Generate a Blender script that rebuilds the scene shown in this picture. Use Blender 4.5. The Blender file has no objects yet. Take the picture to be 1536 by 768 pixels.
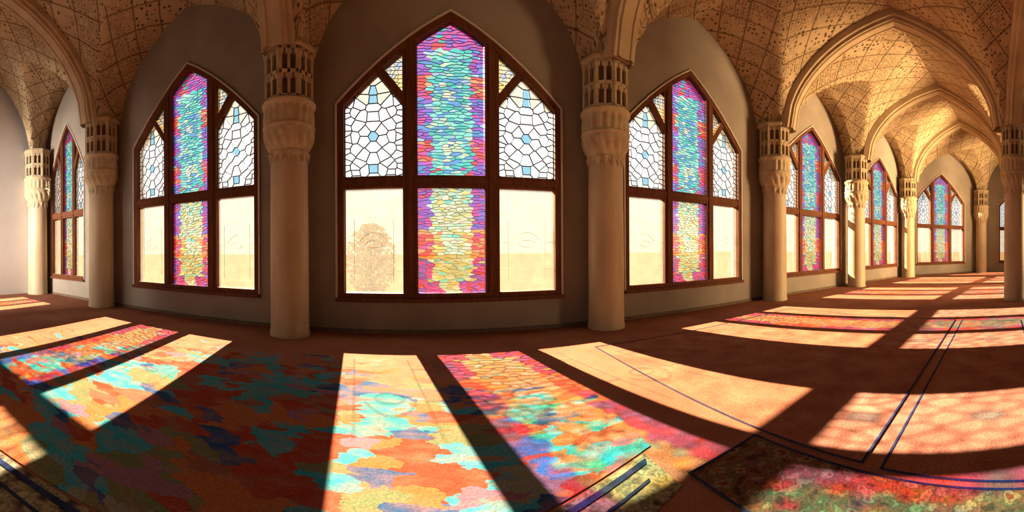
import bpy, bmesh, math, random
from mathutils import Vector, Matrix
from mathutils.geometry import tessellate_polygon
random.seed(7)
S = bpy.context.scene
COL = S.collection
PI = math.pi
D = math.radians

# ------------------------------------------------------------ camera
K = 0.107 * PI / 180          # radians per pixel of the panorama
F = 1 / K
HOR = 375                     # pixel row of the horizon
EYE = 1.6
cam_d = bpy.data.cameras.new('camera'); cam = bpy.data.objects.new('camera', cam_d); COL.objects.link(cam)
cam_d.type = 'PANO'
cam_d.panorama_type = 'CENTRAL_CYLINDRICAL'
cam_d.central_cylindrical_radius = 1.0
cam_d.central_cylindrical_range_u_min = -660 * K
cam_d.central_cylindrical_range_u_max = (1536 - 660) * K
cam_d.central_cylindrical_range_v_min = -(768 - HOR) * K
cam_d.central_cylindrical_range_v_max = HOR * K
cam_d.clip_end = 500
cam.location = (0, 0, EYE)
# the camera leans very slightly to one side (left horizon lower)
cam.rotation_euler = (Matrix.Rotation(D(0.3), 3, 'Y') @ Matrix.Rotation(D(90), 3, 'X')).to_euler()
S.camera = cam

# ------------------------------------------------------------ sun, sky, exposure
SUN_TAN, SUN_AZ = 0.54, 0.24
sd = bpy.data.lights.new('sun', 'SUN'); sd.energy = 52; sd.angle = D(0.6); sd.color = (1.0, 0.88, 0.66)
sun = bpy.data.objects.new('sun', sd); COL.objects.link(sun)
sun.rotation_euler = Vector((SUN_AZ, -1.0, -SUN_TAN * math.hypot(1, SUN_AZ))).to_track_quat('-Z', 'Y').to_euler()
sun.location = (-6, 40, 25)
W = bpy.data.worlds.new('sky'); S.world = W; W.use_nodes = True
nt = W.node_tree; nt.nodes.clear()
tc = nt.nodes.new('ShaderNodeTexCoord'); sp = nt.nodes.new('ShaderNodeSeparateXYZ')
rp = nt.nodes.new('ShaderNodeValToRGB'); bg = nt.nodes.new('ShaderNodeBackground'); ow = nt.nodes.new('ShaderNodeOutputWorld')
nt.links.new(tc.outputs['Generated'], sp.inputs[0]); nt.links.new(sp.outputs['Z'], rp.inputs[0])
rp.color_ramp.elements[0].position = 0.0; rp.color_ramp.elements[0].color = (1.0, 0.93, 0.82, 1)
rp.color_ramp.elements[1].position = 0.22; rp.color_ramp.elements[1].color = (0.93, 0.96, 1.0, 1)
nt.links.new(rp.outputs[0], bg.inputs['Color']); bg.inputs['Strength'].default_value = 0.85
nt.links.new(bg.outputs[0], ow.inputs[0])
S.view_settings.view_transform = 'Standard'; S.view_settings.look = 'None'
S.view_settings.exposure = 0.0; S.view_settings.gamma = 1.0; S.view_settings.use_curve_mapping = False
S.cycles.max_bounces = 10; S.cycles.diffuse_bounces = 2; S.cycles.transparent_max_bounces = 12
S.cycles.sample_clamp_indirect = 6

# added fill lamps for the right vaults and left wall, set outside rear openings
def fill_lamp(name, loc, aim, sx, sy, power, color, spread):
    ld = bpy.data.lights.new(name, 'AREA'); ld.shape = 'RECTANGLE'; ld.size = sx; ld.size_y = sy; ld.energy = power; ld.color = color
    ld.spread = D(spread)
    o = bpy.data.objects.new(name, ld); COL.objects.link(o); o.location = loc
    o.rotation_euler = (Vector(aim) - Vector(loc)).to_track_quat('-Z', 'Y').to_euler(); return o
fill_lamp('fill_lamp_left', (-9.4, -7.7, 2.9), (-11.8, 4.0, 2.5), 1.8, 3.6, 480, (1.0, .93, .84), 45)
fill_lamp('fill_lamp_right', (17.6, -7.7, 2.6), (16.2, 3.0, 5.0), 3.8, 4.0, 2600, (1.0, .68, .34), 92)

# ------------------------------------------------------------ helpers
def tag(o, label=None, cat=None, group=None, kind=None):
    if label: o['label'] = label
    if cat: o['category'] = cat
    if group: o['group'] = group
    if kind: o['kind'] = kind
    return o

def empty(name, loc=(0, 0, 0), rz=0):
    o = bpy.data.objects.new(name, None); COL.objects.link(o)
    o.location = loc; o.rotation_euler = (0, 0, rz); o.empty_display_size = .2
    return o

class MB:
    """collects faces with material indices, builds one mesh object"""
    def __init__(s): s.v = []; s.f = []; s.m = []; s.c = []; s.uv = []
    def face(s, pts, mi=0, col=None, uv=None):
        i = len(s.v); s.v += [tuple(p) for p in pts]; s.f.append(list(range(i, i + len(pts)))); s.m.append(mi)
        s.c.append(col); s.uv.append(uv)
    def prism(s, poly, y0, y1, mi=0):
        """convex or simple polygon [(x,z)] in a vertical plane, extruded from y0 to y1"""
        n = len(poly)
        a = [(p[0], y0, p[1]) for p in poly]; b = [(p[0], y1, p[1]) for p in poly]
        s.face(a, mi); s.face(b[::-1], mi)
        for i in range(n):
            j = (i + 1) % n; s.face([a[j], a[i], b[i], b[j]], mi)
    def flat(s, poly, z0, z1, mi=0):
        n = len(poly)
        a = [(p[0], p[1], z1) for p in poly]; b = [(p[0], p[1], z0) for p in poly]
        s.face(a, mi); s.face(b[::-1], mi)
        for i in range(n):
            j = (i + 1) % n; s.face([b[i], b[j], a[j], a[i]], mi)
    def box(s, x0, x1, y0, y1, z0, z1, mi=0):
        s.flat([(x0, y0), (x1, y0), (x1, y1), (x0, y1)], z0, z1, mi)
    def bar(s, p, q, w, y0, y1, mi=0):
        """lead came from p to q (x,z) of width w"""
        dx, dz = q[0] - p[0], q[1] - p[1]; L = math.hypot(dx, dz)
        if L < 1e-4: return
        nx, nz = -dz / L * w / 2, dx / L * w / 2
        s.prism([(p[0] + nx, p[1] + nz), (p[0] - nx, p[1] - nz), (q[0] - nx, q[1] - nz), (q[0] + nx, q[1] + nz)], y0, y1, mi)
    def lathe(s, prof, seg=32, mod=None, mi=0):
        """profile [(r,z)], mod(r,z,phi)->r"""
        rings = []
        for (r, z) in prof:
            rings.append([((mod(r, z, 2 * PI * k / seg) if mod else r) * math.cos(2 * PI * k / seg),
                           (mod(r, z, 2 * PI * k / seg) if mod else r) * math.sin(2 * PI * k / seg), z) for k in range(seg)])
        base = len(s.v)
        for rg in rings: s.v += rg
        for i in range(len(rings) - 1):
            for k in range(seg):
                k2 = (k + 1) % seg
                s.f.append([base + i * seg + k, base + i * seg + k2, base + (i + 1) * seg + k2, base + (i + 1) * seg + k])
                s.m.append(mi); s.c.append(None); s.uv.append(None)
    def build(s, name, mats, parent=None, smooth=False, merge=False):
        me = bpy.data.meshes.new(name); me.from_pydata(s.v, [], s.f)
        for m in (mats if isinstance(mats, (list, tuple)) else [mats]): me.materials.append(m)
        me.polygons.foreach_set('material_index', s.m)
        if any(c is not None for c in s.c):
            ca = me.color_attributes.new('tint', 'FLOAT_COLOR', 'CORNER')
            for p, c in zip(me.polygons, s.c):
                for li in p.loop_indices: ca.data[li].color = (*(c or (1, 1, 1)), 1)
        if any(u is not None for u in s.uv):
            ul = me.uv_layers.new(name='UVMap')
            for p, u in zip(me.polygons, s.uv):
                if u:
                    for li, w in zip(p.loop_indices, u): ul.data[li].uv = w
        if merge:
            bm = bmesh.new(); bm.from_mesh(me); bmesh.ops.remove_doubles(bm, verts=bm.verts, dist=1e-5)
            bm.to_mesh(me); bm.free()
        if smooth:
            me.polygons.foreach_set('use_smooth', [True] * len(me.polygons))
            try: me.set_sharp_from_angle(angle=D(35))
            except Exception: pass
        me.update()
        o = bpy.data.objects.new(name, me); COL.objects.link(o); o.parent = parent
        return o

def copy_tree(o, parent=None):
    c = o.copy(); COL.objects.link(c); c.parent = parent
    for ch in list(o.children): copy_tree(ch, c)
    return c

def clip(poly, a, b, c):
    """keep the part of the convex polygon where a*x+b*z<=c"""
    out = []
    n = len(poly)
    for i in range(n):
        p, q = poly[i], poly[(i + 1) % n]
        dp, dq = a * p[0] + b * p[1] - c, a * q[0] + b * q[1] - c
        if dp <= 0: out.append(p)
        if (dp < 0 < dq) or (dq < 0 < dp):
            t = dp / (dp - dq); out.append((p[0] + t * (q[0] - p[0]), p[1] + t * (q[1] - p[1])))
    return out

def voronoi(poly, pts, reach):
    cells = []
    for i, p in enumerate(pts):
        c = poly
        for j, q in enumerate(pts):
            if i == j or abs(p[0] - q[0]) > reach or abs(p[1] - q[1]) > reach: continue
            a, b = q[0] - p[0], q[1] - p[1]
            c = clip(c, a, b, (q[0] ** 2 + q[1] ** 2 - p[0] ** 2 - p[1] ** 2) / 2)
            if len(c) < 3: break
        cells.append(c if len(c) >= 3 else None)
    return cells

# ------------------------------------------------------------ materials
def mat(name):
    m = bpy.data.materials.new(name); m.use_nodes = True
    n = m.node_tree; n.nodes.clear()
    return m, n, n.nodes.new, n.links.new

def principled(nt_, new, link, rough=.8, spec=.3):
    b = new('ShaderNodeBsdfPrincipled'); o = new('ShaderNodeOutputMaterial')
    b.inputs['Roughness'].default_value = rough
    b.inputs['Specular IOR Level'].default_value = spec
    link(b.outputs[0], o.inputs[0]); return b

def ramp(new, stops, interp='LINEAR'):
    r = new('ShaderNodeValToRGB'); cr = r.color_ramp; cr.interpolation = interp
    while len(cr.elements) < len(stops): cr.elements.new(.5)
    for e, (p, c) in zip(cr.elements, stops): e.position = p; e.color = (*c, 1)
    return r

def noise_mat(name, c1, c2, scale=3, rough=.85, spec=.2, bump=.15, fine=40, stretch=(1, 1, 1), coord='Object'):
    m, n, new, link = mat(name); b = principled(n, new, link, rough, spec)
    t = new('ShaderNodeTexCoord'); mp = new('ShaderNodeMapping'); mp.inputs['Scale'].default_value = stretch
    link(t.outputs[coord], mp.inputs[0])
    a = new('ShaderNodeTexNoise'); a.inputs['Scale'].default_value = scale; a.inputs['Detail'].default_value = 6; link(mp.outputs[0], a.inputs[0])
    r = ramp(new, [(.3, c1), (.7, c2)]); link(a.outputs[0], r.inputs[0]); link(r.outputs[0], b.inputs['Base Color'])
    f = new('ShaderNodeTexNoise'); f.inputs['Scale'].default_value = fine; f.inputs['Detail'].default_value = 4; link(mp.outputs[0], f.inputs[0])
    bp = new('ShaderNodeBump'); bp.inputs['Strength'].default_value = bump; bp.inputs['Distance'].default_value = .02
    link(f.outputs[0], bp.inputs['Height']); link(bp.outputs[0], b.inputs['Normal'])
    return m

M_wall = noise_mat('wall_plaster', (.225, .18, .138), (.285, .23, .178), 1.2, bump=.1)
M_white = noise_mat('white_plaster', (.74, .70, .66), (.80, .77, .73), 1.0, bump=.08)
M_stone = noise_mat('column_stone', (.36, .255, .145), (.50, .375, .225), 2.2, rough=.55, spec=.35, bump=.12, stretch=(1, 1, .35))
M_carve = noise_mat('carved_stone', (.36, .26, .15), (.50, .38, .23), 5, bump=.5, fine=22)
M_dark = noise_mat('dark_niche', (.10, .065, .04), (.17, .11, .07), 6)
M_rib = noise_mat('rib_plaster', (.40, .29, .165), (.52, .39, .24), 2, bump=.25, fine=25)
M_wood = noise_mat('window_wood', (.085, .028, .013), (.15, .052, .022), 3, rough=.75, spec=.12, bump=.1, stretch=(6, 6, .6))
M_edge = noise_mat('window_reveal', (.50, .42, .34), (.58, .5, .42), 3)
M_lead = noise_mat('lead', (.02, .02, .022), (.04, .04, .04), 10, rough=.6)
M_fine = noise_mat('etched_line', (.5, .44, .36), (.6, .52, .42), 10)
M_sand = noise_mat('sand', (.085, .055, .03), (.11, .072, .04), .5, spec=0.0)

def vault_mat():
    m, n, new, link = mat('carved_vault'); b = principled(n, new, link, .85, .15)
    uv = new('ShaderNodeUVMap'); uv.uv_map = 'UVMap'
    rot = new('ShaderNodeMapping'); rot.inputs['Rotation'].default_value = (0, 0, D(45)); link(uv.outputs[0], rot.inputs[0])
    # large diamond coffers
    br = new('ShaderNodeTexBrick'); br.offset = 0; br.inputs['Scale'].default_value = 1
    br.inputs['Brick Width'].default_value = .62; br.inputs['Row Height'].default_value = .62
    br.inputs['Mortar Size'].default_value = .018; br.inputs['Mortar Smooth'].default_value = .2
    br.inputs['Color1'].default_value = (1, 1, 1, 1); br.inputs['Color2'].default_value = (1, 1, 1, 1); br.inputs['Mortar'].default_value = (.25, .25, .25, 1)
    link(rot.outputs[0], br.inputs['Vector'])
    b2 = new('ShaderNodeTexVoronoi'); b2.distance = 'CHEBYCHEV'; b2.inputs['Scale'].default_value = 7.5; b2.inputs['Randomness'].default_value = .22
    link(rot.outputs[0], b2.inputs['Vector'])
    b2r = ramp(new, [(.10, (.1, .1, .1)), (.20, (1, 1, 1)), (.42, (.9, .9, .9)), (.50, (.45, .45, .45))]); link(b2.outputs['Distance'], b2r.inputs[0])
    vo = new('ShaderNodeTexVoronoi'); vo.inputs['Scale'].default_value = 9; vo.inputs['Randomness'].default_value = .55
    link(rot.outputs[0], vo.inputs['Vector'])
    vr = ramp(new, [(.20, (0, 0, 0)), (.34, (1, 1, 1))]); link(vo.outputs['Distance'], vr.inputs[0])
    ns = new('ShaderNodeTexNoise'); ns.inputs['Scale'].default_value = .9; link(uv.outputs[0], ns.inputs[0])
    nr = ramp(new, [(.40, (0, 0, 0)), (.58, (1, 1, 1))]); link(ns.outputs[0], nr.inputs[0])
    def mx(a, bb, mode, fac=1.0):
        x = new('ShaderNodeMixRGB'); x.blend_type = mode
        if isinstance(fac, float): x.inputs[0].default_value = fac
        else: link(fac, x.inputs[0])
        link(a, x.inputs[1]); link(bb, x.inputs[2]); return x.outputs[0]
    inner = mx(b2r.outputs[0], vr.outputs[0], 'MIX', nr.outputs[0])
    h = mx(inner, br.outputs[0], 'MULTIPLY')
    cr = ramp(new, [(0, (.075, .045, .022)), (.6, (.36, .245, .13)), (1, (.47, .335, .19))]); link(h, cr.inputs[0])
    link(cr.outputs[0], b.inputs['Base Color'])
    bp = new('ShaderNodeBump'); bp.inputs['Strength'].default_value = .9; bp.inputs['Distance'].default_value = .05
    link(h, bp.inputs['Height']); link(bp.outputs[0], b.inputs['Normal'])
    return m
M_vault = vault_mat()

def glass_mat(name, fac_trans, tint_from_attr=True, tint=(1, 1, 1), lo=.84):
    m, n, new, link = mat(name)
    o = new('ShaderNodeOutputMaterial'); tr = new('ShaderNodeBsdfTransparent'); tl = new('ShaderNodeBsdfTranslucent')
    gl = new('ShaderNodeBsdfGlossy'); gl.inputs['Roughness'].default_value = .15
    mix = new('ShaderNodeMixShader'); mix.inputs[0].default_value = fac_trans
    mg = new('ShaderNodeMixShader'); mg.inputs[0].default_value = .008
    t = new('ShaderNodeTexCoord'); ns = new('ShaderNodeTexNoise'); ns.inputs['Scale'].default_value = 6
    link(t.outputs['Object'], ns.inputs[0])
    r = ramp(new, [(.3, (lo, lo, lo)), (.7, (1, 1, 1))]); link(ns.outputs[0], r.inputs[0])
    mu = new('ShaderNodeMixRGB'); mu.blend_type = 'MULTIPLY'; mu.inputs[0].default_value = 1
    if tint_from_attr:
        a = new('ShaderNodeAttribute'); a.attribute_name = 'tint'; link(a.outputs['Color'], mu.inputs[1])
    else: mu.inputs[1].default_value = (*tint, 1)
    link(r.outputs[0], mu.inputs[2])
    pale = new('ShaderNodeMixRGB'); pale.inputs[0].default_value = .20 if tint_from_attr else 0.0
    link(mu.outputs[0], pale.inputs[1]); pale.inputs[2].default_value = (.95, .85, .75, 1)
    link(pale.outputs[0], tr.inputs[0]); link(mu.outputs[0], tl.inputs[0])
    link(tr.outputs[0], mix.inputs[1]); link(tl.outputs[0], mix.inputs[2])
    link(mix.outputs[0], mg.inputs[1]); link(gl.outputs[0], mg.inputs[2]); link(mg.outputs[0], o.inputs[0])
    return m
M_stain = glass_mat('stained_glass', .035)
M_pale = glass_mat('pale_glass', .03, lo=.96)
M_clear = glass_mat('peach_glass', .05, False, (1.0, .88, .70))

def carpet_base(name, stops, scale, stretch=(1, 1, 1), extra=None):
    m, n, new, link = mat(name); b = principled(n, new, link, .95, .05)
    g = new('ShaderNodeNewGeometry'); mp = new('ShaderNodeMapping'); mp.inputs['Scale'].default_value = stretch
    link(g.outputs['Position'], mp.inputs[0])
    ns = new('ShaderNodeTexNoise'); ns.inputs['Scale'].default_value = scale; ns.inputs['Detail'].default_value = 5; link(mp.outputs[0], ns.inputs[0])
    r = ramp(new, stops); link(ns.outputs[0], r.inputs[0])
    f = new('ShaderNodeTexNoise'); f.inputs['Scale'].default_value = 55; f.inputs['Detail'].default_value = 3; link(g.outputs['Position'], f.inputs[0])
    fr = ramp(new, [(.3, (.72, .72, .72)), (.7, (1.15, 1.15, 1.15))]); link(f.outputs[0], fr.inputs[0])
    mu = new('ShaderNodeMixRGB'); mu.blend_type = 'MULTIPLY'; mu.inputs[0].default_value = 1
    link(r.outputs[0], mu.inputs[1]); link(fr.outputs[0], mu.inputs[2]); link(mu.outputs[0], b.inputs['Base Color'])
    bp = new('ShaderNodeBump'); bp.inputs['Strength'].default_value = .35; bp.inputs['Distance'].default_value = .01
    link(f.outputs[0], bp.inputs['Height']); link(bp.outputs[0], b.inputs['Normal'])
    return m, n, new, link, mu, r, g
RED1, RED2 = (.25, .085, .05), (.33, .14, .085)
M_floor = carpet_base('red_carpet', [(.3, RED1), (.7, RED2)], 1.1)[0]
M_redrug = carpet_base('dark_red_rug', [(.3, (.23, .075, .045)), (.55, (.31, .115, .07)), (.75, (.34, .16, .095))], 2.5)[0]
M_brown = carpet_base('brown_floral', [(.36, (.06, .03, .02)), (.46, (.20, .07, .04)), (.52, (.09, .06, .03)), (.60, (.25, .16, .08)), (.68, (.16, .03, .02))], 9)[0]
M_beige = carpet_base('beige_floral', [(.34, (.05, .035, .03)), (.44, (.16, .12, .07)), (.52, (.30, .24, .14)), (.60, (.12, .11, .07)), (.68, (.35, .28, .17))], 8)[0]
M_blue = carpet_base('blue_border', [(.3, (.012, .018, .05)), (.7, (.03, .04, .10))], 6)[0]

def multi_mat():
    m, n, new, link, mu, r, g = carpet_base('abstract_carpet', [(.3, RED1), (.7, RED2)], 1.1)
    def nz(scale, st, off, detail=2.0, dist=0.6):
        mp = new('ShaderNodeMapping'); mp.inputs['Scale'].default_value = st; mp.inputs['Location'].default_value = off
        link(g.outputs['Position'], mp.inputs[0])
        x = new('ShaderNodeTexNoise'); x.inputs['Scale'].default_value = scale; x.inputs['Detail'].default_value = detail
        x.inputs['Distortion'].default_value = dist; link(mp.outputs[0], x.inputs[0]); return x.outputs[0]
    # blotch colours
    def blotch(scale, st, off, warp, stops):
        mp = new('ShaderNodeMapping'); mp.inputs['Scale'].default_value = st; mp.inputs['Location'].default_value = off
        link(g.outputs['Position'], mp.inputs[0])
        wn = new('ShaderNodeTexNoise'); wn.inputs['Scale'].default_value = 3.2; wn.inputs['Detail'].default_value = 7; link(mp.outputs[0], wn.inputs[0])
        ad = new('ShaderNodeVectorMath'); ad.operation = 'MULTIPLY_ADD'; ad.inputs[1].default_value = (warp, warp, 0)
        link(wn.outputs['Color'], ad.inputs[0]); link(mp.outputs[0], ad.inputs[2])
        fl_ = new('ShaderNodeVectorMath'); fl_.operation = 'MULTIPLY'; fl_.inputs[1].default_value = (1, 1, 0); link(ad.outputs[0], fl_.inputs[0])
        v = new('ShaderNodeTexVoronoi'); v.voronoi_dimensions = '2D'; v.inputs['Scale'].default_value = scale; link(fl_.outputs[0], v.inputs['Vector'])
        sx_ = new('ShaderNodeSeparateXYZ'); link(v.outputs['Color'], sx_.inputs[0])
        c_ = ramp(new, stops, 'CONSTANT'); link(sx_.outputs[0], c_.inputs[0]); return c_.outputs[0], sx_.outputs[1]
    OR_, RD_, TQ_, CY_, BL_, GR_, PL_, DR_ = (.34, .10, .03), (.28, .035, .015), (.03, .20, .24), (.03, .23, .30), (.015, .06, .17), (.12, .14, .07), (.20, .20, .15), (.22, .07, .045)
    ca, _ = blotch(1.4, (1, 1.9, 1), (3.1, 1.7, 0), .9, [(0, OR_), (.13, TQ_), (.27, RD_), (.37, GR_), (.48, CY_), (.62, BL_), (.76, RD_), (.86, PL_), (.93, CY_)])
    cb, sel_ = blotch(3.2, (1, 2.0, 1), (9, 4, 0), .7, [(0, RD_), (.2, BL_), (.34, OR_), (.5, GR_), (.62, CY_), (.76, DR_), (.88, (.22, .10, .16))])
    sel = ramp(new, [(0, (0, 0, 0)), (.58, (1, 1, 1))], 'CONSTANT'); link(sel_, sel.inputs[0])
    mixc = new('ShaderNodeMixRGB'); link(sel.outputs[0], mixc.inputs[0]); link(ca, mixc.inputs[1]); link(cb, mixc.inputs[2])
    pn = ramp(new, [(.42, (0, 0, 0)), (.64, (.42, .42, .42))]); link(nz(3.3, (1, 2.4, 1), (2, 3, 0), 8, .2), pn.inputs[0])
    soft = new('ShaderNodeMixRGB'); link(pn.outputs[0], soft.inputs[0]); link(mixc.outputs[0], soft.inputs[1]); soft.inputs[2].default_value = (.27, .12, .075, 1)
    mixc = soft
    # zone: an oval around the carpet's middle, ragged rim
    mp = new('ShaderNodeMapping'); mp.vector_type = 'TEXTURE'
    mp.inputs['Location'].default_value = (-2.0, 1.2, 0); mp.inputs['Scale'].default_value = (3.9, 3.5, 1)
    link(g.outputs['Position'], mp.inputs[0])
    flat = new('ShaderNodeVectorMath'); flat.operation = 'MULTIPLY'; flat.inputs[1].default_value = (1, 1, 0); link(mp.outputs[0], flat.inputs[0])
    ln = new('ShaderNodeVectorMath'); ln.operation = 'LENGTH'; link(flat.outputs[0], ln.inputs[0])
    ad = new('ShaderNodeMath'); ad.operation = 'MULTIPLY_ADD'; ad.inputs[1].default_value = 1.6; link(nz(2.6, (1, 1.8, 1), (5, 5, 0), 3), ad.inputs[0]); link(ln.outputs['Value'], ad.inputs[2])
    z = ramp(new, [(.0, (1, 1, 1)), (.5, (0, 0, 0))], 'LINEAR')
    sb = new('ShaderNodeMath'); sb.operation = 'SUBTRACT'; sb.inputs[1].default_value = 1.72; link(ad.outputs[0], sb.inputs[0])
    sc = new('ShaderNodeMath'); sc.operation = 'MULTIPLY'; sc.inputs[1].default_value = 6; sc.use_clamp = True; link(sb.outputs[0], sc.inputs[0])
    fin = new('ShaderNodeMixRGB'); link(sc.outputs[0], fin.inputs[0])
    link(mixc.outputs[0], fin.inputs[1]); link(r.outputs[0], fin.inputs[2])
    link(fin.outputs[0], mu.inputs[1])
    return m
M_multi = multi_mat()

# ------------------------------------------------------------ layout
def ray(px):  # direction on the ground of a pixel column
    a = (px - 660) * K
    return math.sin(a), math.cos(a)
COLS = [(-12.3, 5.85), (-8.5, 6.1), (-2.8, 6.25), (3.3, 6.58), (9.0, 6.6), (13.8, 5.9), (19.2, 5.1), (23.7, 1.3), (23.9, -4.8)]
NODES = [(-12.75, 6.3), (-8.5, 6.55), (-2.8, 6.72), (3.3, 7.0), (9.0, 7.05), (14.2, 6.5), (19.6, 5.5), (24.2, 1.4), (24.4, -5.2)]
FREE = [(-11.0, -.5), (-8.6, -.5), (-3.0, -.5), (4.5, -.9), (11.1, -.42), (16.3, -.6), (19.5, -.75)]
BACK = [(-11.0, -7), (-8.6, -7), (-3.0, -7), (4.5, -7), (11.1, -7), (16.3, -7), (19.5, -7)]
ZS, HX, HY, T0 = 5.34, 2.25, 3.1, .87
WIN = [(101, 1.05), (283, 1.92), (678, 2.22), (1036, 1.95), (1218, 2.0), (1319, 1.95), (1412, 1.9), (None, 1.9)]

# ------------------------------------------------------------ window shape (shared)
SILL, TOP, SPR = .66, 6.17, 4.48
HW = 1.95
def arch_poly(inset=0.0):
    """outline of the pointed window, inset by a distance (x,z), counter-clockwise"""
    right = []
    for k in range(9):
        t = k / 8
        # gentle curve from the side to the point
        x = HW * (1 - t); z = SPR + (TOP - SPR) * (t * 1.0 + .30 * t * (1 - t))
        right.append((x, z))
    pts = [(-HW, SILL), (HW, SILL)] + right + [(-x, z) for x, z in right[-2::-1]]
    if inset == 0: return pts
    poly = pts; base = pts; n = len(base)
    for i in range(n):
        p, q = base[i], base[(i + 1) % n]
        dx, dz = q[0] - p[0], q[1] - p[1]; L = math.hypot(dx, dz)
        if L < 1e-6: continue
        a, b = dz / L, -dx / L       # outward normal
        poly = clip(poly, a, b, a * p[0] + b * p[1] - inset)
    return poly
OUT = arch_poly(); INN = arch_poly(.11)

def bay_frame(i):
    """matrix of the bay's wall plane: X to the right, Y outwards, Z up; origin at the window's foot"""
    a, b = Vector(NODES[i]), Vector(NODES[i + 1])
    d = (b - a).normalized()
    px, hw = WIN[i]
    if px is None: c = Vector((24.26, -1.75))
    else:
        rx, ry = ray(px)
        # intersect the ray with the wall line
        t = (a.x * d.y - a.y * d.x) / (rx * d.y - ry * d.x); c = Vector((rx * t, ry * t))
    return c, d, math.atan2(d.y, d.x), hw / HW

WL = ['narrow pointed stained glass window beside the white left wall', 'pointed stained glass window left of the stout left column',
      'widest pointed stained glass window in the middle of the wall', 'pointed stained glass window just right of the stout right column',
      'pointed stained glass window seen under the big cross arch', 'slim foreshortened stained glass window on the right',
      'stained glass window on the turned end wall', 'partly hidden window at the far right behind the free column']
# ------------------------------------------------------------ the window wall (one mesh, pierced)
TH = .38; WTOP = 9.1
for i in range(len(NODES) - 1):
    wb = MB()
    c, d, ang, sx = bay_frame(i)
    nrm = Vector((-d.y, d.x))
    if nrm.dot(c) < 0: nrm = -nrm
    a, b = Vector(NODES[i]), Vector(NODES[i + 1])
    sa, sb_ = (a - c).dot(d), (b - c).dot(d)
    hole = [(x * sx, z) for x, z in OUT]
    outer = [(sa, 0), (sb_, 0), (sb_, WTOP), (sa, WTOP)]
    tris = tessellate_polygon([[Vector((x, z, 0)) for x, z in outer], [Vector((x, z, 0)) for x, z in hole]])
    allp = outer + hole
    P = lambda s_, z, dep: (c.x + d.x * s_ + nrm.x * dep, c.y + d.y * s_ + nrm.y * dep, z)
    for t in tris:
        wb.face([P(*allp[k], 0) for k in t]); wb.face([P(*allp[k], TH) for k in t][::-1])
    n = len(hole)
    for k in range(n):
        p, q = hole[k], hole[(k + 1) % n]
        wb.face([P(*p, 0), P(*q, 0), P(*q, TH), P(*p, TH)], 1)
    tag(wb.build('wall_back', [M_wall, M_edge]), 'plaster wall bay around the ' + WL[i], 'wall', kind='structure')

# the other walls
def wall_seg(name, a, b, mat_, label, th=.3, z1=9.1, holes=None):
    a, b = Vector(a), Vector(b); d = (b - a).normalized(); L = (b - a).length; n = Vector((d.y, -d.x))
    m = MB()
    segs = holes or []
    x = 0
    def bx(s0, s1, z0, z1_):
        pts = [a + d * s0, a + d * s1, a + d * s1 + n * th, a + d * s0 + n * th]
        m.flat([(p.x, p.y) for p in pts][::-1], z0, z1_)
    for (s0, s1, h0, h1) in segs:
        bx(x, s0, 0, z1)
        if h0 > 0: bx(s0, s1, 0, h0)
        bx(s0, s1, h1, z1); x = s1
    bx(x, L, 0, z1)
    o = m.build(name, mat_); tag(o, label, 'wall', kind='structure'); return o
wall_seg('wall_left', (-11.0, -7.3), (-12.75, 6.5), M_white, 'bright white plaster end wall at the left', th=-.3)
wall_seg('wall_front', (-11.3, -7.2), (24.6, -7.2), M_wall, 'plaster wall behind the camera with added tall openings', th=.3,
         holes=[(.9, 2.9, .9, 4.8), (4.6, 7.0, .9, 4.8), (23.5, 26, 0.0, 4.8), (26.9, 31.0, 0, 4.8)])  # unseen openings, added and sized to let fill light in
wall_seg('wall_right', (24.4, -5.0), (24.4, -7.4), M_wall, 'plaster wall closing the far right end', th=-.3)

fl = MB(); fl.flat([(-14, -8), (25.5, -8), (25.5, 8), (-14, 8)], -.2, 0)
tag(fl.build('floor', M_floor), 'dark red carpeted floor of the prayer hall', 'floor', kind='structure')
gr = MB(); gr.flat([(-160, -160), (160, -160), (160, 160), (-160, 160)], -.5, -.22)
tag(gr.build('ground', M_sand), 'pale sandy ground outside the windows', 'ground', kind='structure')

# low dark strip at the foot of the window wall
for i in range(len(NODES) - 1):
    a, b = Vector(NODES[i]), Vector(NODES[i + 1]); d = (b - a).normalized(); n = Vector((-d.y, d.x))
    if n.dot((a + b) / 2) < 0: n = -n
    m = MB(); q = [a, b, b - n * .03, a - n * .03]
    m.flat([(p.x, p.y) for p in q], 0, .07)
    tag(m.build('base_strip_back', M_dark), 'low dark strip at the foot of the window wall', 'skirting', 'dark strips along the window wall', 'structure')

# ------------------------------------------------------------ vaults
def P_(t):
    t = min(1.0, abs(t) / T0); R = 1.9
    return math.sqrt(max(0, R * R - (t + R - 1) ** 2)) / math.sqrt(R * R - (R - 1) ** 2)
ARC = [0.0]
NARC = 200
for k in range(NARC):
    t0, t1 = 1 - k / NARC, 1 - (k + 1) / NARC
    ARC.append(ARC[-1] + math.hypot(2.8 * (t1 - t0), 2.2 * (P_(t1) - P_(t0))))
def arcl(t):   # arc length from the apex, signed
    k = abs(t) * NARC; k0 = min(int(k), NARC - 1)
    tot = ARC[-1]
    v = lambda j: tot - ARC[NARC - j]
    r = v(k0) + (v(k0 + 1) - v(k0)) * (k - k0)
    return math.copysign(r, t)

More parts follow.
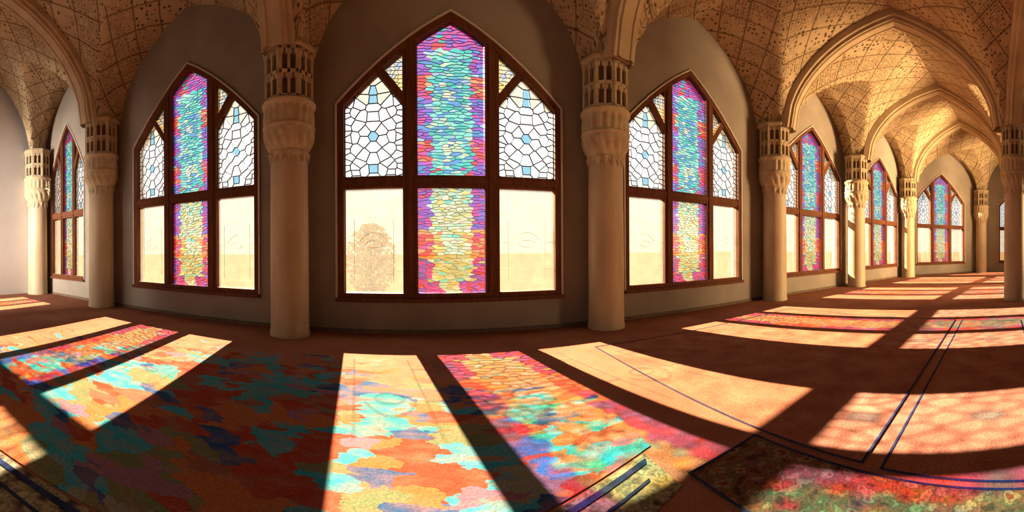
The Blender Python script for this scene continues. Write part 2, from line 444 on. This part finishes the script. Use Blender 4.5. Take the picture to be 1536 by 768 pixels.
def vault(A, B, C, Dd, extA=None, extB=None, N=56):
    """A,B: ends on the window side, Dd,C: ends on the other (A-Dd and B-C are the cross edges)"""
    A, B, C, Dd = map(Vector, (A, B, C, Dd))
    m = MB()
    us = [-1 + 2 * k / N for k in range(N + 1)]
    lu = (B - A).length / 2; lv = (A - Dd).length / 2
    def pos(u, v):
        s, t = (u + 1) / 2, (v + 1) / 2
        p = (A * (1 - s) + B * s) * t + (Dd * (1 - s) + C * s) * (1 - t)
        return p
    def pt(u, v):
        zx, zy = HX * P_(u), HY * P_(v); p = pos(u, v)
        return (p.x, p.y, ZS + max(zx, zy))
    for i in range(N):
        for j in range(N):
            u0, u1, v0, v1 = us[i], us[i + 1], us[j], us[j + 1]
            uc, vc = (u0 + u1) / 2, (v0 + v1) / 2
            if HX * P_(uc) > HY * P_(vc): f = lambda u, v: (arcl(u) + 20, v * lv)
            else: f = lambda u, v: (arcl(v) + 20.31, u * lu)
            q = [(u0, v0), (u0, v1), (u1, v1), (u1, v0)]
            m.face([pt(*w) for w in q], 0, None, [f(*w) for w in q])
    if extA is not None:
        eA, eB = Vector(extA), Vector(extB)
        for i in range(N):
            q = []
            u0, u1 = us[i], us[i + 1]
            e0 = eA * (1 - (u0 + 1) / 2) + eB * (u0 + 1) / 2; e1 = eA * (1 - (u1 + 1) / 2) + eB * (u1 + 1) / 2
            z0, z1 = ZS + HX * P_(u0), ZS + HX * P_(u1); p0, p1 = pos(u0, 1), pos(u1, 1)
            m.face([(p0.x, p0.y, z0), (e0.x, e0.y, z0), (e1.x, e1.y, z1), (p1.x, p1.y, z1)], 0, None,
                   [(arcl(u0) + 20, lv), (arcl(u0) + 20, lv + .4), (arcl(u1) + 20, lv + .4), (arcl(u1) + 20, lv)])
    return m

def out(p, q, e=.1):  # a point a little past the wall line
    return (p[0] + (p[0] - q[0]) * e, p[1] + (p[1] - q[1]) * e)
names = ['leftmost', 'second from the left', 'middle', 'right of the middle', 'fourth', 'fifth']
VL = ['carved groin vault over the narrow left end bay', 'carved groin vault over the bay left of the widest window',
      'carved groin vault over the widest window in the middle', 'carved groin vault over the bay right of the widest window',
      'carved groin vault behind the big cross arch', 'carved groin vault deep on the right before the turned end']
for i in range(6):
    m = vault(COLS[i], COLS[i + 1], FREE[i + 1], FREE[i], out(NODES[i], COLS[i], .12), out(NODES[i + 1], COLS[i + 1], .12))
    tag(m.build('ceiling', M_vault, None, True, True), VL[i], 'vault', kind='structure')
m = vault(COLS[6], COLS[7], COLS[8], FREE[6], out(NODES[6], COLS[6], .12), out(NODES[7], COLS[7], .12))
tag(m.build('ceiling', M_vault, None, True, True), 'vault over the turned bay at the far right end', 'vault', kind='structure')
for i in range(6):
    m = vault(FREE[i], FREE[i + 1], BACK[i + 1], BACK[i], N=32)
    tag(m.build('ceiling', M_vault, None, True, True), 'carved groin vault over the rear aisle', 'vault', 'vaults of the rear aisle', 'structure')
m = vault(FREE[6], COLS[8], (24.4, -7), BACK[6], N=24)
tag(m.build('ceiling', M_vault, None, True, True), 'carved groin vault over the rear aisle', 'vault', 'vaults of the rear aisle', 'structure')
rf = MB(); rf.box(-13.5, 25.5, -8, 7.6, 9.1, 9.4)
tag(rf.build('ceiling', M_wall), 'flat roof slab above the vaults', 'roof', kind='structure')

PROF = [(-.44, .25), (-.44, -.06), (-.38, -.10), (-.34, -.10), (-.34, -.20), (-.27, -.20), (-.23, -.26), (-.17, -.26), (-.15, -.22),
        (.15, -.22), (.17, -.26), (.23, -.26), (.27, -.20), (.34, -.20), (.34, -.10), (.38, -.10), (.44, -.06), (.44, .25)]
RIB_N = 48
def rib(a, b, H, k=1.0):
    a, b = Vector(a), Vector(b); d = (b - a); L = d.length / 2; d.normalize(); n = Vector((-d.y, d.x)); c = (a + b) / 2
    path = []
    for j in range(RIB_N + 1):
        ang = -1 + 2 * j / RIB_N
        s = math.copysign(abs(ang) ** .8 if abs(ang) > 0 else 0, ang)
        path.append((s * T0 * L, ZS - .1 + (H) * P_(s * T0)))
    m = MB(); rows = []
    for j, (s, z) in enumerate(path):
        p, q = path[max(0, j - 1)], path[min(RIB_N, j + 1)]
        tx, tz = q[0] - p[0], q[1] - p[1]; l = math.hypot(tx, tz); nx, nz = -tz / l, tx / l
        if j == 0: nx, nz = -1, 0
        if j == RIB_N: nx, nz = 1, 0
        row = []
        for (w, h) in PROF:
            ss, zz = s + nx * h * k, z + nz * h * k
            row.append((c.x + d.x * ss + n.x * w * k, c.y + d.y * ss + n.y * w * k, zz))
        rows.append(row)
    for j in range(RIB_N):
        for w in range(len(PROF) - 1):
            m.face([rows[j][w], rows[j + 1][w], rows[j + 1][w + 1], rows[j][w + 1]])
    return m
RL = {1: 'moulded cross arch springing from the column left of the second window',
      2: 'moulded cross arch springing from the stout column left of the middle window',
      3: 'moulded cross arch springing from the stout column right of the middle window',
      4: 'big moulded pointed cross arch framing the right end of the hall',
      5: 'moulded cross arch seen inside the big one', 6: 'farthest moulded cross arch at the right end'}
tn = 0
for i in range(1, 7):
    tn += 1
    tag(rib(COLS[i], FREE[i], HY, .72).build('trim_%d' % tn, M_rib, None, True, True), RL[i], 'arch', kind='structure')
for i in range(0, 6):
    tn += 1
    tag(rib(FREE[i], FREE[i + 1], HX, .7).build('trim_%d' % tn, M_rib, None, True, True), 'moulded lengthwise arch between the free columns', 'arch',
        'lengthwise arches between the free columns', 'structure')

# ------------------------------------------------------------ windows
MU, TR0, TR1 = .70, 2.81, 3.04     # mullion centre, transom
MW = .125                          # mullion half width
def diag(side, off):
    """line of the slanting bar: from the mullion (z 4.45) up and out; returns a,b,c so that a x+b z<=c is below it"""
    x0, z0, x1, z1 = MU, 4.40, 1.22, 5.12
    dx, dz = x1 - x0, z1 - z0; L = math.hypot(dx, dz)
    a, b = dz / L, -dx / L            # points outward/down
    c = a * x0 + b * z0
    return -a * side, -b, -(c + off)   # keep upper-inner side ;  see use below
def side_polys():
    """panes on the right side (mirrored for the left)"""
    low = clip(clip(INN, -1, 0, -(MU + MW)), 0, 1, TR0)
    up = clip(clip(INN, -1, 0, -(MU + MW)), 0, -1, -TR1)
    x0, z0, x1, z1 = MU, 4.36, 1.22, 5.10
    dx, dz = x1 - x0, z1 - z0; L = math.hypot(dx, dz); a, b = dz / L, -dx / L; c = a * x0 + b * z0
    main = clip(up, -a, -b, -(c + .07))
    tri = clip(up, a, b, c - .07)
    bar_ = clip(clip(clip(OUT, -1, 0, -MU), a, b, c + .07), -a, -b, -(c - .07))
    bar_ = clip(bar_, 0, -1, -TR1)
    return low, main, tri, bar_
LOW, MAIN, TRI, DBAR = side_polys()
mir = lambda p: [(-x, z) for x, z in p][::-1]
CUP = clip(clip(clip(INN, 1, 0, MU - MW), -1, 0, MU - MW), 0, -1, -TR1)
CLO = clip(clip(clip(INN, 1, 0, MU - MW), -1, 0, MU - MW), 0, 1, TR0)

def pick(opts):
    r = random.random() * sum(w for _, w in opts)
    for c, w in opts:
        r -= w
        if r <= 0: return c
    return opts[-1][0]
TURQ, AQUA, BLUE, SKY = (.03, .62, .60), (.22, .82, .72), (.08, .34, .80), (.40, .66, .90)
PURP, MAG, RED, VIO = (.36, .08, .66), (.72, .05, .42), (.90, .05, .06), (.22, .14, .78)
MINT, CREAM, YEL, ORG, OLV = (.60, .85, .62), (.95, .88, .66), (.95, .72, .20), (.95, .34, .12), (.62, .68, .36)
def centre_col(x, z, upper):
    ax = abs(x) / (MU - MW)
    if upper:
        per = math.sin((z - 3.2) * 2 * PI / 1.25)
        if z > 5.5: return pick([(PURP, 3), (MAG, 3), (RED, 1), (VIO, 2), (TURQ, 1)])
        if z < 3.2:
            if ax > .65: return pick([(PURP, 4), (VIO, 3), (BLUE, 1)])
            if ax > .3: return pick([(RED, 2), (MAG, 2), (TURQ, 1)])
        if ax > .62:
            if per > .45: return pick([(RED, 5), (MAG, 2), (ORG, 1)])
            return pick([(PURP, 4), (MAG, 2), (VIO, 3), (BLUE, 1.4), (SKY, .5)])
        if ax < .3 and per > .6: return pick([(BLUE, 2), (MINT, 2), (CREAM, 1), (TURQ, 1)])
        return pick([(TURQ, 5), (AQUA, 5), (BLUE, 1.6), (MINT, 1.6), (SKY, 1.5)])
    if ax > .60:
        if 1.45 < z < 2.0: return pick([(RED, 3), (ORG, 3), (MAG, 1)])
        return pick([(PURP, 4), (MAG, 4), (VIO, 2), (RED, .8), (OLV, .5)])
    if z < .98 and ax > .25: return pick([(RED, 1), (MAG, 2), (PURP, 1)])
    if ax > .3 and 1.5 < z < 1.95: return pick([(ORG, 2), (YEL, 2), (CREAM, 1)])
    return pick([(OLV, 4), (MINT, 3), (CREAM, 3), (AQUA, 1.5), (YEL, 1)])

def edges_of(cells):
    es = {}
    for c in cells:
        if not c: continue
        for i in range(len(c)):
            p, q = c[i], c[(i + 1) % len(c)]
            k = tuple(sorted([(round(p[0], 3), round(p[1], 3)), (round(q[0], 3), round(q[1], 3))]))
            if k[0] != k[1]: es[k] = 1
    return list(es)

def make_window():
    root = empty('window_1')
    fr = MB()
    n = len(OUT)
    # outer ring: quads between the outline and its inset
    ins = INN
    tris = tessellate_polygon([[Vector((x, z, 0)) for x, z in OUT], [Vector((x, z, 0)) for x, z in ins]])
    allp = OUT + ins
    y0, y1 = -.02, .20
    for t in tris:
        fr.face([(allp[k][0], y0, allp[k][1]) for k in t]); fr.face([(allp[k][0], y1, allp[k][1]) for k in t][::-1])
    for ring in (OUT, ins):
        for k in range(len(ring)):
            p, q = ring[k], ring[(k + 1) % len(ring)]
            fr.face([(p[0], y0, p[1]), (q[0], y0, q[1]), (q[0], y1, q[1]), (p[0], y1, p[1])])
    fr.build('frame', M_wood, root)
    # thin raised edge round the opening
    ed = MB(); big = [(x * 1.018, SILL - .03 + (z - SILL) * 1.012) for x, z in OUT]
    allp = big + OUT
    for t in tessellate_polygon([[Vector((x, z, 0)) for x, z in big], [Vector((x, z, 0)) for x, z in OUT]]):
        ed.face([(allp[k][0], -.045, allp[k][1]) for k in t])
    for ring in (big, OUT):
        for k in range(len(ring)):
            p, q = ring[k], ring[(k + 1) % len(ring)]
            ed.face([(p[0], -.045, p[1]), (q[0], -.045, q[1]), (q[0], .01, q[1]), (p[0], .01, p[1])])
    tag(ed.build('edge_moulding', M_edge, root), 'thin pale edge moulding')
    for s in (-1, 1):
        c = s * MU
        mm = MB(); mm.prism(clip(clip(OUT, 1, 0, c + MW), -1, 0, -(c - MW)), .0, .18)
        mm.prism(clip(clip(INN, 1, 0, c + MW * .45), -1, 0, -(c - MW * .45)), -.03, .0); mm.build('mullion', M_wood, root)
        mm = MB(); mm.prism(DBAR if s > 0 else mir(DBAR), .005, .17); mm.build('slanting_bar', M_wood, root)
    for (a, b) in ((-HW, -MU), (-MU, MU), (MU, HW)):
        mm = MB(); mm.prism([(a, TR0), (b, TR0), (b, TR1), (a, TR1)], .01, .17)
        mm.prism([(a, TR0 + .07), (b, TR0 + .07), (b, TR1 - .05), (a, TR1 - .05)], -.015, .01); mm.build('transom', M_wood, root)
    sl = MB(); sl.box(-HW - .03, HW + .03, -.10, .06, SILL - .06, SILL + .015); tag(sl.build('sill', M_wood, root), 'projecting wooden sill')
    G = .09                                 # depth of the glass plane
    # centre lights
    for upper, poly in ((True, CUP), (False, CLO)):
        zs = [p[1] for p in poly]; z0, z1 = min(zs), max(zs)
        pts = []
        z = z0 + .03; row = 0
        while z < z1:
            nx = random.choice((9, 10, 11)); w = 2 * (MU - MW)
            for k in range(nx):
                x = -w / 2 + w * (k + .5) / nx + random.uniform(-.04, .04) + (row % 2) * .03
                pts.append((x, (z + random.uniform(-.022, .022)) * 2.0))
            z += random.uniform(.045, .07); row += 1
        cells = voronoi([(x, z * 2.0) for x, z in poly], pts, .8)
        cells = [[(x, z / 2.0) for x, z in c] if c else None for c in cells]
        g = MB(); ll = MB()
        for c, p in zip(cells, pts):
            if c:
                col = centre_col(p[0], p[1] / 2, upper)
                j = random.uniform(.8, 1.15); g.face([(x, G, z) for x, z in c], 0, tuple(min(1, v * j) for v in col))
        tag(g.build('stained_pane', M_stain, root), 'turquoise and purple stained glass' if upper else 'pale green and magenta stained glass')
        for (p, q) in edges_of(cells):
            if abs(p[1] - q[1]) > .035 and random.random() < .8: continue
            ll.bar(p, q, .0065, G - .008, G + .008)
        ll.build('leading', M_lead, root)
    # upper side lights, patterned leading
    for s in (-1, 1):
        poly = MAIN if s > 0 else mir(MAIN)
        xs = [p[0] for p in poly]; cx = (min(xs) + max(xs)) / 2; zt = max(p[1] for p in poly)
        pts = [(cx, 3.84, 1), (cx, 3.17, 1), (cx, 4.56, 1), (cx, 4.73, 1), (cx, 4.02, 0), (cx, 3.64, 0), (cx, 3.40, 0), (cx, 4.24, 0), (cx, 4.40, 0), (cx, 4.93, 0), (cx, 3.06, 0)]
        for q in (-1, 1):
            for x, z in ((.13, 3.93), (.14, 3.76), (.15, 3.16), (.13, 4.57), (.12, 4.75), (.17, 3.46), (.25, 3.30), (.29, 3.58), (.33, 3.83), (.28, 4.06), (.20, 4.25), (.31, 4.32), (.24, 4.47)):
                pts.append((cx + q * x * 1.05 + random.uniform(-.012, .012), z + random.uniform(-.012, .012), 0))
            for k in range(17): pts.append((cx + q * (.49 - .05 * (k % 3 == 1)), 3.0 + k * .115 + random.uniform(-.015, .015), 0))
            for k in range(3): pts.append((cx + q * .32, 3.02 + k * .11, 0))
        cells = voronoi(poly, [(p[0], p[1]) for p in pts], 3)
        g = MB(); ll = MB()
        for c, p in zip(cells, pts):
            if c:
                j = random.uniform(.96, 1); col = (.25, .62, .86) if p[2] else (.96 * j, .97 * j, .99)
                if not p[2] and p[1] > 4.5: col = (.96, .88, .70)
                g.face([(x, G, z) for x, z in c], 0, col)
        tag(g.build('upper_side_pane', M_pale, root), 'white leaded glass with blue pieces')
        for (p, q) in edges_of(cells): ll.bar(p, q, .015, G - .01, G + .01)
        ll.build('leading', M_lead, root)
        # little triangle
        poly = TRI if s > 0 else mir(TRI)
        xs = [p[0] for p in poly]; zs = [p[1] for p in poly]; pts = []
        z = min(zs)
        while z < max(zs):
            for k in range(5): pts.append((min(xs) + (max(xs) - min(xs)) * (k + .5) / 5 + random.uniform(-.03, .03), z * 2 + random.uniform(-.03, .03)))
            z += .08
        cells = voronoi([(x, z * 2) for x, z in poly], pts, 2)
        cells = [[(x, z / 2) for x, z in c] if c else None for c in cells]
        g = MB(); ll = MB(); mid = (sum(xs) / len(xs), sum(zs) / len(zs))
        for c, p in zip(cells, pts):
            if c:
                dd = math.hypot(p[0] - mid[0], (p[1] / 2 - mid[1]) * .6)
                g.face([(x, G, z) for x, z in c], 0, pick([((.50, .62, .80), 2), ((.85, .80, .62), 2)]) if dd < .13 else pick([(YEL, 3), ((.95, .80, .45), 2)]))
        tag(g.build('triangle_pane', M_stain, root), 'yellow stained glass')
        for (p, q) in edges_of(cells): ll.bar(p, q, .006, G - .008, G + .008)
        ll.build('leading', M_lead, root)
        # lower side light, faint etched lines
        poly = LOW if s > 0 else mir(LOW)
        g = MB(); g.face([(x, G, z) for x, z in poly]); tag(g.build('lower_side_pane', M_clear, root), 'clear peach-tinted glass')
        ll = MB()
        x0, x1 = min(p[0] for p in poly), max(p[0] for p in poly); cx = (x0 + x1) / 2
        for q in (-1, 1):
            ll.bar((cx + q * .34, .98), (cx + q * .34, 2.2), .005, G - .004, G + .006)
            ll.bar((cx + q * .34, 1.75), (x0 if q < 0 else x1, 1.75), .004, G - .004, G + .006)
            ll.bar((cx + q * .34, 1.2), (x0 if q < 0 else x1, 1.2), .004, G - .004, G + .006)
        prev = None
        for k in range(25):
            a = 2 * PI * k / 24; p = (cx + .14 * math.cos(a), 1.72 + .07 * math.sin(a))
            if prev: ll.bar(prev, p, .005, G - .004, G + .006)
            prev = p
        prev = None
        for k in range(13):
            a = PI * k / 12; p = (cx + .24 * math.cos(a), 1.78 + .17 * math.sin(a) ** 2)
            if prev: ll.bar(prev, p, .005, G - .004, G + .006)
            prev = p
        ll.build('etched_lines', M_fine, root)
    return root

w0 = make_window()
for i in range(8):
    w = w0 if i == 0 else copy_tree(w0)
    w.name = 'window_%d' % (i + 1)
    c, d, ang, sx = bay_frame(i)
    w.location = (c.x, c.y, 0); w.rotation_euler = (0, 0, ang); w.scale = (sx, 1, 1)
    tag(w, WL[i], 'window', kind='structure')

# ------------------------------------------------------------ columns
def make_column():
    root = empty('column')
    m = MB(); m.lathe([(.385, 0), (.385, .08), (.372, .10), (.37, .5), (.365, 2), (.355, 3.30), (.355, 3.5), (.0, 3.5)], 48); m.build('shaft', M_stone, root, True)
    # capital: necking rings, hanging leaves, flared scalloped bell
    m = MB()
    prof = [(.355, 3.36), (.38, 3.38), (.38, 3.43), (.365, 3.45)]
    for k in range(13):
        t = k / 12; prof.append((.37 + .115 * math.sin(t * PI / 2) ** 1.1, 3.46 + .40 * t))
    prof += [(.50, 3.88), (.505, 3.92), (.485, 3.95), (.48, 3.97), (.485, 4.10), (.47, 4.24), (.48, 4.27), (.51, 4.30), (.52, 4.35), (.50, 4.38), (.0, 4.38)]
    def mod(r, z, ph):
        if 3.46 < z < 3.86:
            s = (z - 3.46) / .4; return r * (1 + .045 * math.sin(s * PI) * abs(math.sin(ph * 8)) + .02 * math.cos(ph * 16 + s * 6))
        if 3.96 < z < 4.25: return r * (1 + .03 * math.cos(ph * 20))
        return r
    m.lathe(prof, 160, mod)
    for k in range(16):     # hanging leaves under the bell
        a = 2 * PI * k / 16; rr = .372; w = .085
        tx, ty = -math.sin(a), math.cos(a); ox, oy = math.cos(a), math.sin(a)
        p = lambda s_, r_, z: (ox * r_ + tx * s_, oy * r_ + ty * s_, z)
        m.face([p(-w, .36, 3.44), p(0, .405, 3.44), p(0, .372, 3.24)]); m.face([p(0, .405, 3.44), p(w, .36, 3.44), p(0, .372, 3.24)])
    m.build('capital', M_carve, root, True)
    # impost: octagonal lattice box over a dark core
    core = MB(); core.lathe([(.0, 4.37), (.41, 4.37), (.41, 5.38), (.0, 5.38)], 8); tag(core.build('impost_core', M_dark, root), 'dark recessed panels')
    lt = MB(); R = .49
    for k in range(8):
        a0, a1 = 2 * PI * k / 8, 2 * PI * (k + 1) / 8
        p0, p1 = Vector((R * math.cos(a0), R * math.sin(a0))), Vector((R * math.cos(a1), R * math.sin(a1)))
        d = (p1 - p0).normalized(); nn = Vector((d.y, -d.x)); L = (p1 - p0).length
        def slab(s0, s1, z0, z1, dep=.09):
            q = [p0 + d * s0, p0 + d * s1, p0 + d * s1 - nn * dep, p0 + d * s0 - nn * dep]
            lt.flat([(v.x, v.y) for v in q][::-1], z0, z1)
        slab(-.01, .055, 4.37, 5.38); slab(L - .055, L + .01, 4.37, 5.38); slab(L / 2 - .025, L / 2 + .025, 4.37, 5.38, .07)
        for z in (4.40, 4.84, 5.28): slab(0, L, z - .035, z + .035, .08)
        # small arch heads inside the cells
        for z in (4.77, 5.21):
            for s0 in (.055, L / 2 + .025):
                s1 = s0 + (L / 2 - .08)
                slab(s0, s0 + .04, z - .05, z + .03, .06); slab(s1 - .04, s1, z - .05, z + .03, .06)
    lt.build('impost_lattice', M_carve, root)
    cp = MB(); cp.lathe([(.0, 5.30), (.50, 5.30), (.53, 5.34), (.53, 5.38), (.49, 5.43), (.0, 5.43)], 8); cp.build('abacus', M_carve, root)
    return root
CL = ['slim beige stone column in the left corner by the white wall', 'beige stone column between the two left windows',
      'stout stone column left of the widest window', 'stout stone column right of the widest window',
      'stone column at the left foot of the big cross arch', 'stone column behind the arch, left of the slim window',
      'small distant stone column before the turned end wall', 'distant stone column on the end wall, second from right', '',]
c0 = make_column(); k = 0
def put_col(xy, label, rz=0, grp=None, s=1):
    global k
    c = c0 if k == 0 else copy_tree(c0); k += 1
    c.location = (xy[0], xy[1], 0); c.rotation_euler = (0, 0, rz + PI / 8); c.scale = (s, s, 1); tag(c, label, 'column', grp, 'thing')
for i in range(8): put_col(COLS[i], CL[i], math.atan2(-COLS[i][0], COLS[i][1]), 'stone columns along the window wall')
put_col(FREE[4], 'free-standing stone column cut by the right edge of the picture', 0, 'free-standing stone columns', .86)
for i in (1, 2, 3): put_col(FREE[i], 'free-standing stone column behind the camera', 0, 'free-standing stone columns', .86)
for i in (5, 6): put_col(FREE[i], 'free-standing stone column hidden behind the one at the right edge', 0, 'free-standing stone columns', .86)
put_col(COLS[8], 'distant stone column on the end wall behind the free column', 0, 'stone columns along the window wall')

# ------------------------------------------------------------ carpets
def carpet(name, poly, m_, label, z=.006, border=None, sides=None):
    mb = MB(); mb.flat(poly, .0, z)
    root = mb.build(name, m_); tag(root, label, 'carpet')
    if border:
        b = MB(); n = len(poly); c = Vector((sum(p[0] for p in poly) / n, sum(p[1] for p in poly) / n))
        for (inset, w) in border:
            for i in (sides or range(n)):
                p, q = Vector(poly[i]), Vector(poly[(i + 1) % n]); d = (q - p).normalized(); nn = Vector((-d.y, d.x))
                a, e = p + nn * inset + d * inset, q + nn * inset - d * inset
                qd = [a, e, e + nn * w - d * w, a + nn * w + d * w]
                b.flat([(v.x, v.y) for v in qd], z, z + .004)
        tag(b.build('border', M_blue, root), 'dark blue border band')
    return root
def L1(x): return .96 + (x + 2.72) * .335
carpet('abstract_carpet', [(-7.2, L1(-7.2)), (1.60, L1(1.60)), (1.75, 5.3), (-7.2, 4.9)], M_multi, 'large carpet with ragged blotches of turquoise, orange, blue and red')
carpet('floral_carpet', [(-7.2, L1(-7.2) - .5), (1.50, L1(1.50) - .5), (1.50, L1(1.50) - .03), (-7.2, L1(-7.2) - .03)], M_beige,
       'beige floral carpet at the lower left corner of the picture', border=[(.05, .05), (.22, .025)], sides=[2])
carpet('bordered_carpet', [(2.44, 1.0), (7.9, 1.0), (7.9, 5.3), (2.44, 5.3)], M_redrug, 'dark red carpet with blue border crossed by the big sun patch', border=[(.0, .02)])
carpet('floral_carpet', [(1.62, -1.6), (2.36, -1.6), (2.36, 1.95), (1.62, 1.95)], M_brown, 'narrow brown floral runner at the lower right', border=[(.0, .02)])
carpet('bordered_carpet', [(2.42, -.45), (7.9, -.45), (7.9, .86), (2.42, .86)], M_redrug, 'dark red carpet with blue border at the lower right corner', border=[(.0, .02)])

# ------------------------------------------------------------ outside: a pale shrub beyond the widest window
M_bush = noise_mat('shrub_leaves', (.24, .19, .12), (.32, .26, .17), 4, spec=0.0)
M_stem = noise_mat('shrub_stem', (.12, .08, .05), (.16, .11, .07), 4)
def shrub(px, dist, h, w, label):
    rx, ry = ray(px); root = empty('shrub', (rx * dist, ry * dist, -.22)); tag(root, label, 'shrub')
    m = MB(); rnd = random.Random(px)
    for _ in range(1500):
        a, t = rnd.uniform(0, 2 * PI), rnd.random(); rr = w / 2 * math.sin(PI * (.12 + .83 * t)) ** .6 * math.sqrt(rnd.random())
        p = Vector((rr * math.cos(a), rr * math.sin(a), .35 + (h - .35) * t)); u = Vector([rnd.uniform(-1, 1) for _ in range(3)]).normalized() * .11
        v = u.cross(Vector([rnd.uniform(-1, 1) for _ in range(3)])).normalized() * .045
        m.face([p - u, p - v, p + u, p + v])
    m.build('foliage', M_bush, root)
    st = MB(); st.lathe([(.06, 0), (.04, h * .6), (.0, h * .75)], 8); st.build('stem', M_stem, root)
shrub(556, 13.0, 2.75, 1.9, 'pale hazy shrub seen outside through the lower left pane of the widest window')
